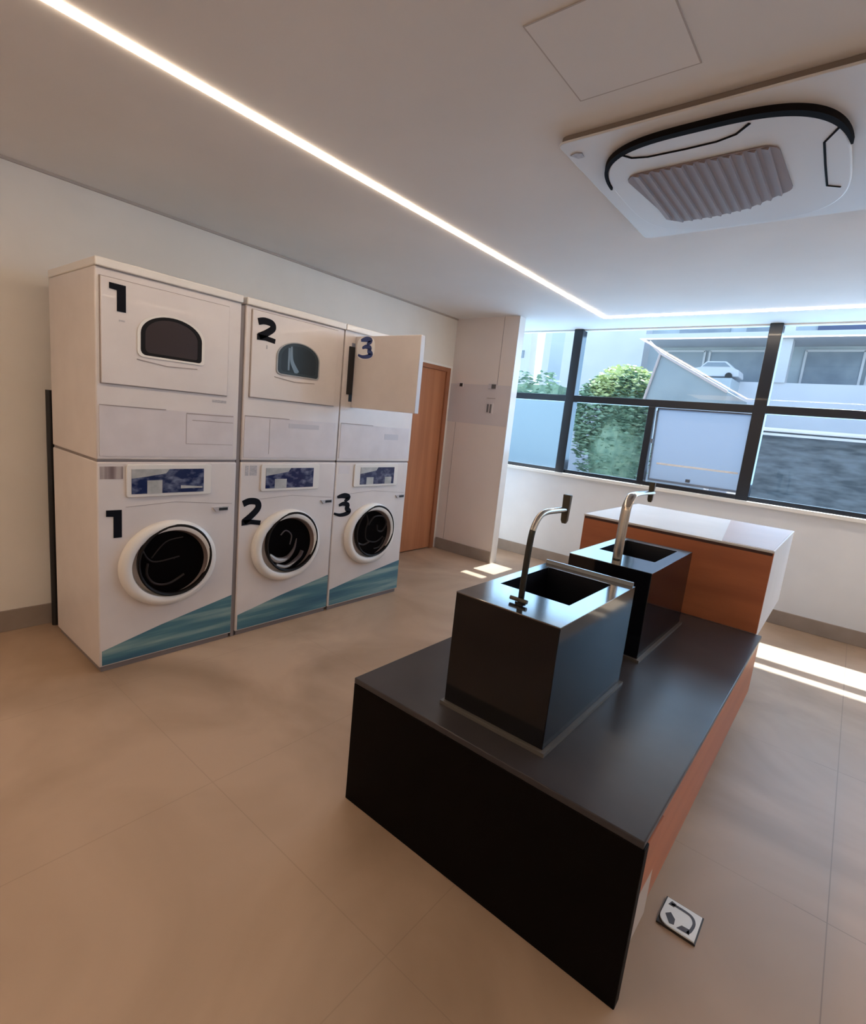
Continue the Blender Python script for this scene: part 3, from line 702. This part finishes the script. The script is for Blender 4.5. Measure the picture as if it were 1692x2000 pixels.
obj('wall', prism(new(), [(-12.5, GZ), (-9.25, GZ), (-9.25, 3.3), (-9.45, 9), (-12.5, 9)], lambda p: (p[0], 16, p[1]), lambda p: (p[0], 16.4, p[1])), ext_pale, t)
obj('window', B(-9.75, -9.5, 15.97, 16.0, 3.75, 4.0), ext_dark, t)
place(t, (-10.7, 17, GZ))
obj('white_column_building', B(-8.78, -8.20, 16, 18, GZ, 9), ext_white, label='narrow white building beside the strip of blue sky outside', cat='building')
t = thing('grey_building', 'long grey building with pale floor slab and pillars outside the window', 'building')
obj('facade', B(-6.72, 7, 12.6, 16, GZ, 9), ext_grey, t)
obj('facade_wing', B(-6.15, -4.2, 12.2, 12.6, GZ, 9), ext_pale, t)
obj('slab', B(-4.0, 7, 11.6, 12.6, 3.49, 3.60), ext_white, t)
obj('parapet', B(-2.1, 7, 11.8, 12.0, GZ, 2.70), ext_pale, t)
for x in (-1.46, 1.6, 4.6): obj('pillar', B(x-.10, x+.10, 11.75, 12.05, 2.7, 6), ext_white, t)
for i, (a, b) in enumerate(((-3.8, -3.0), (-2.9, -1.8), (-1.2, -.3), (-.2, .7), (.8, 1.4), (1.9, 3.0))):
    f = obj('window', B(a, b, 12.56, 12.6, 2.75, 3.40), ext_dark if i in (1, 2) else mat('curtain_grey', (.38, .42, .46), .6), t)
    obj('window_frame', outline(new(), [(a, 2.75), (b, 2.75), (b, 3.40), (a, 3.40)], .04, 0, .03), ext_white, f)
    fr_ = f.children[0]; fr_.rotation_euler = (0, 0, 0)
    me = fr_.data
    for v in me.vertices: x, y, z = v.co; v.co = (y, 12.56-x, z)
for i, (a, b, mm) in enumerate(((-3.6, -2.6, ext_dark), (-2.3, -1.7, ext_dark), (-1.1, -.3, mat('blue_shutter', (.10, .12, .22), .6)), (-.2, .8, mat('red_shutter', (.25, .10, .13), .6)), (1.0, 1.45, ext_dark))):
    obj('upper_window', B(a, b, 12.55, 12.6, 3.72, 4.8), mm, t)
place(t, (0, 14, GZ))
# car parked across
t = thing('parked_car', 'white car parked far outside behind the glass', 'car')
prof = [(-2.95, 2.72), (-2.90, 2.86), (-2.72, 2.89), (-2.62, 3.0), (-2.28, 3.0), (-2.15, 2.88), (-2.05, 2.84), (-2.03, 2.72)]
obj('car_body', prism(new(), prof, lambda p: (p[0], 11.2, p[1]), lambda p: (p[0], 11.7, p[1])), ext_white, t, bevel=.02)
obj('car_window', prism(new(), [(-2.68, 2.90), (-2.60, 2.975), (-2.30, 2.975), (-2.2, 2.90)], lambda p: (p[0], 11.19, p[1]), lambda p: (p[0], 11.2, p[1])), ext_dark, t)
for x in (-2.78, -2.2):
    obj('wheel', prism(new(), arc(x, 2.73, .06, 0, 345, 15), lambda p: (p[0], 11.17, p[1]), lambda p: (p[0], 11.25, p[1])), black_m, t)
place(t, (-2.5, 11.4, 2.67))
obj('raised_deck', B(-3.3, -2.1, 11.0, 12.0, GZ, 2.67), ext_grey, label='grey raised deck under the white car outside', cat='deck')
# grey canopy with pale edges
t = thing('canopy', 'grey sloping canopy with pale edges outside behind the middle pane', 'canopy')
Aa, Bb, Cc, Dd = (-2.35, 7.0, 2.62), (-2.19, 7.0, 2.48), (-1.36, 7.0, 2.04), (-2.32, 7.0, 1.80)
bm = new(); prism(bm, [(Bb[0], Bb[2]), (Cc[0], Cc[2]), (-1.36, 1.88), (-2.33, 1.88)], lambda p: (p[0], 7.02, p[1]), lambda p: (p[0], 8.4, p[1]))
obj('roof', bm, mottle(mat('canopy_grey', (.3, .34, .36), .8), (.30, .34, .36), (.36, .40, .42), 2), t)
obj('front_bar', tube(new(), [Aa, Bb, Cc], .018, 8), mat('pale_red_bar', (.62, .50, .48), .5), t)
obj('side_bar', tube(new(), [Bb, Dd], .016, 8), mat('pale_red_bar2', (.55, .45, .42), .5), t)
obj('posts', tube(new(), [(-1.4, 7.1, GZ), (-1.4, 7.1, 1.90)], .03, 8), ext_white, t)
place(t, (-1.9, 7.6, GZ))
# low walls
t = thing('garden_wall', 'pale blue garden wall outside the leftmost lower pane', 'wall')
obj('wall_body', B(-8, -3.62, 7.45, 7.6, GZ, 1.86), mat('pale_blue_wall', (.34, .45, .52), .7), t)
place(t, (-5.8, 7.5, GZ))
t = thing('low_wall', 'rough blue grey low wall with pale rails outside the right lower pane', 'wall')
obj('wall_body', B(-1.12, 4.5, 6.9, 7.1, GZ, 1.62), gut, t)
obj('cap', B(-1.12, 4.5, 6.86, 7.14, 1.62, 1.66), ext_pale, t)
obj('rail', B(-.95, 4.5, 6.80, 6.84, 1.575, 1.60), ext_white, t)
obj('post', B(-1.12, -.98, 6.78, 6.9, GZ, 1.60), ext_pale, t)
place(t, (1.7, 7, GZ))

def foliage(name, label, blobs, m, n, size=.06, cat='hedge'):
    rnd = random.Random(len(blobs)*7+n); bm = new()
    for (cx, cy, cz, rx, ry, rz) in blobs:
        for _ in range(n):
            u = rnd.uniform(-1, 1); a = rnd.uniform(0, 2*PI); q = math.sqrt(1-u*u); r = rnd.uniform(.78, 1.05)
            c = Vector((cx+rx*r*q*math.cos(a), cy+ry*r*q*math.sin(a), max(GZ+.02, cz+rz*r*u)))
            rot = Matrix.Rotation(rnd.uniform(0, 2*PI), 3, 'Z') @ Matrix.Rotation(rnd.uniform(-1.2, 1.2), 3, 'X')
            s = size*rnd.uniform(.6, 1.3)
            vs = [bm.verts.new(c+rot @ Vector(p)) for p in ((-s, 0, 0), (0, -s*.45, s*.1), (s, 0, 0), (0, s*.45, s*.1))]
            bm.faces.new(vs)
    return bm
t = thing('clipped_hedge', 'low clipped green hedge behind the pale blue garden wall', 'hedge')
obj('leaves', foliage('h', '', [(-4.35-.5*i, 8.1, 1.7, .45, .4, .65) for i in range(6)], leaf_m, 500), leaf_m, t)
obj('stems', B(-6.9, -4.0, 7.95, 8.3, GZ, 2.12), leaf_m, t)
place(t, (-5.2, 8.1, GZ))
t = thing('round_bush', 'large rounded green bush with yellow green top outside the middle pane', 'bush')
obj('leaves', foliage('b', '', [(-3.05, 8.2, 1.35, .62, .5, 1.0), (-2.85, 8.1, 1.9, .42, .4, .5), (-3.35, 8.1, 1.7, .35, .4, .6)], leaf_m, 2600, .05), leaf_m, t)
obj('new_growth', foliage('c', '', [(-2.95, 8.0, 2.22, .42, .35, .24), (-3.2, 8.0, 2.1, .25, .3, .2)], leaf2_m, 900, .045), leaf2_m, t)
bm = tube(new(), [(-3.0, 8.2, GZ), (-3.0, 8.2, 1.3), (-2.95, 8.15, 2.0)], [.30, .45, .2], 10)
obj('inner_branches', bm, leaf_m, t)
place(t, (-3.0, 8.2, GZ))
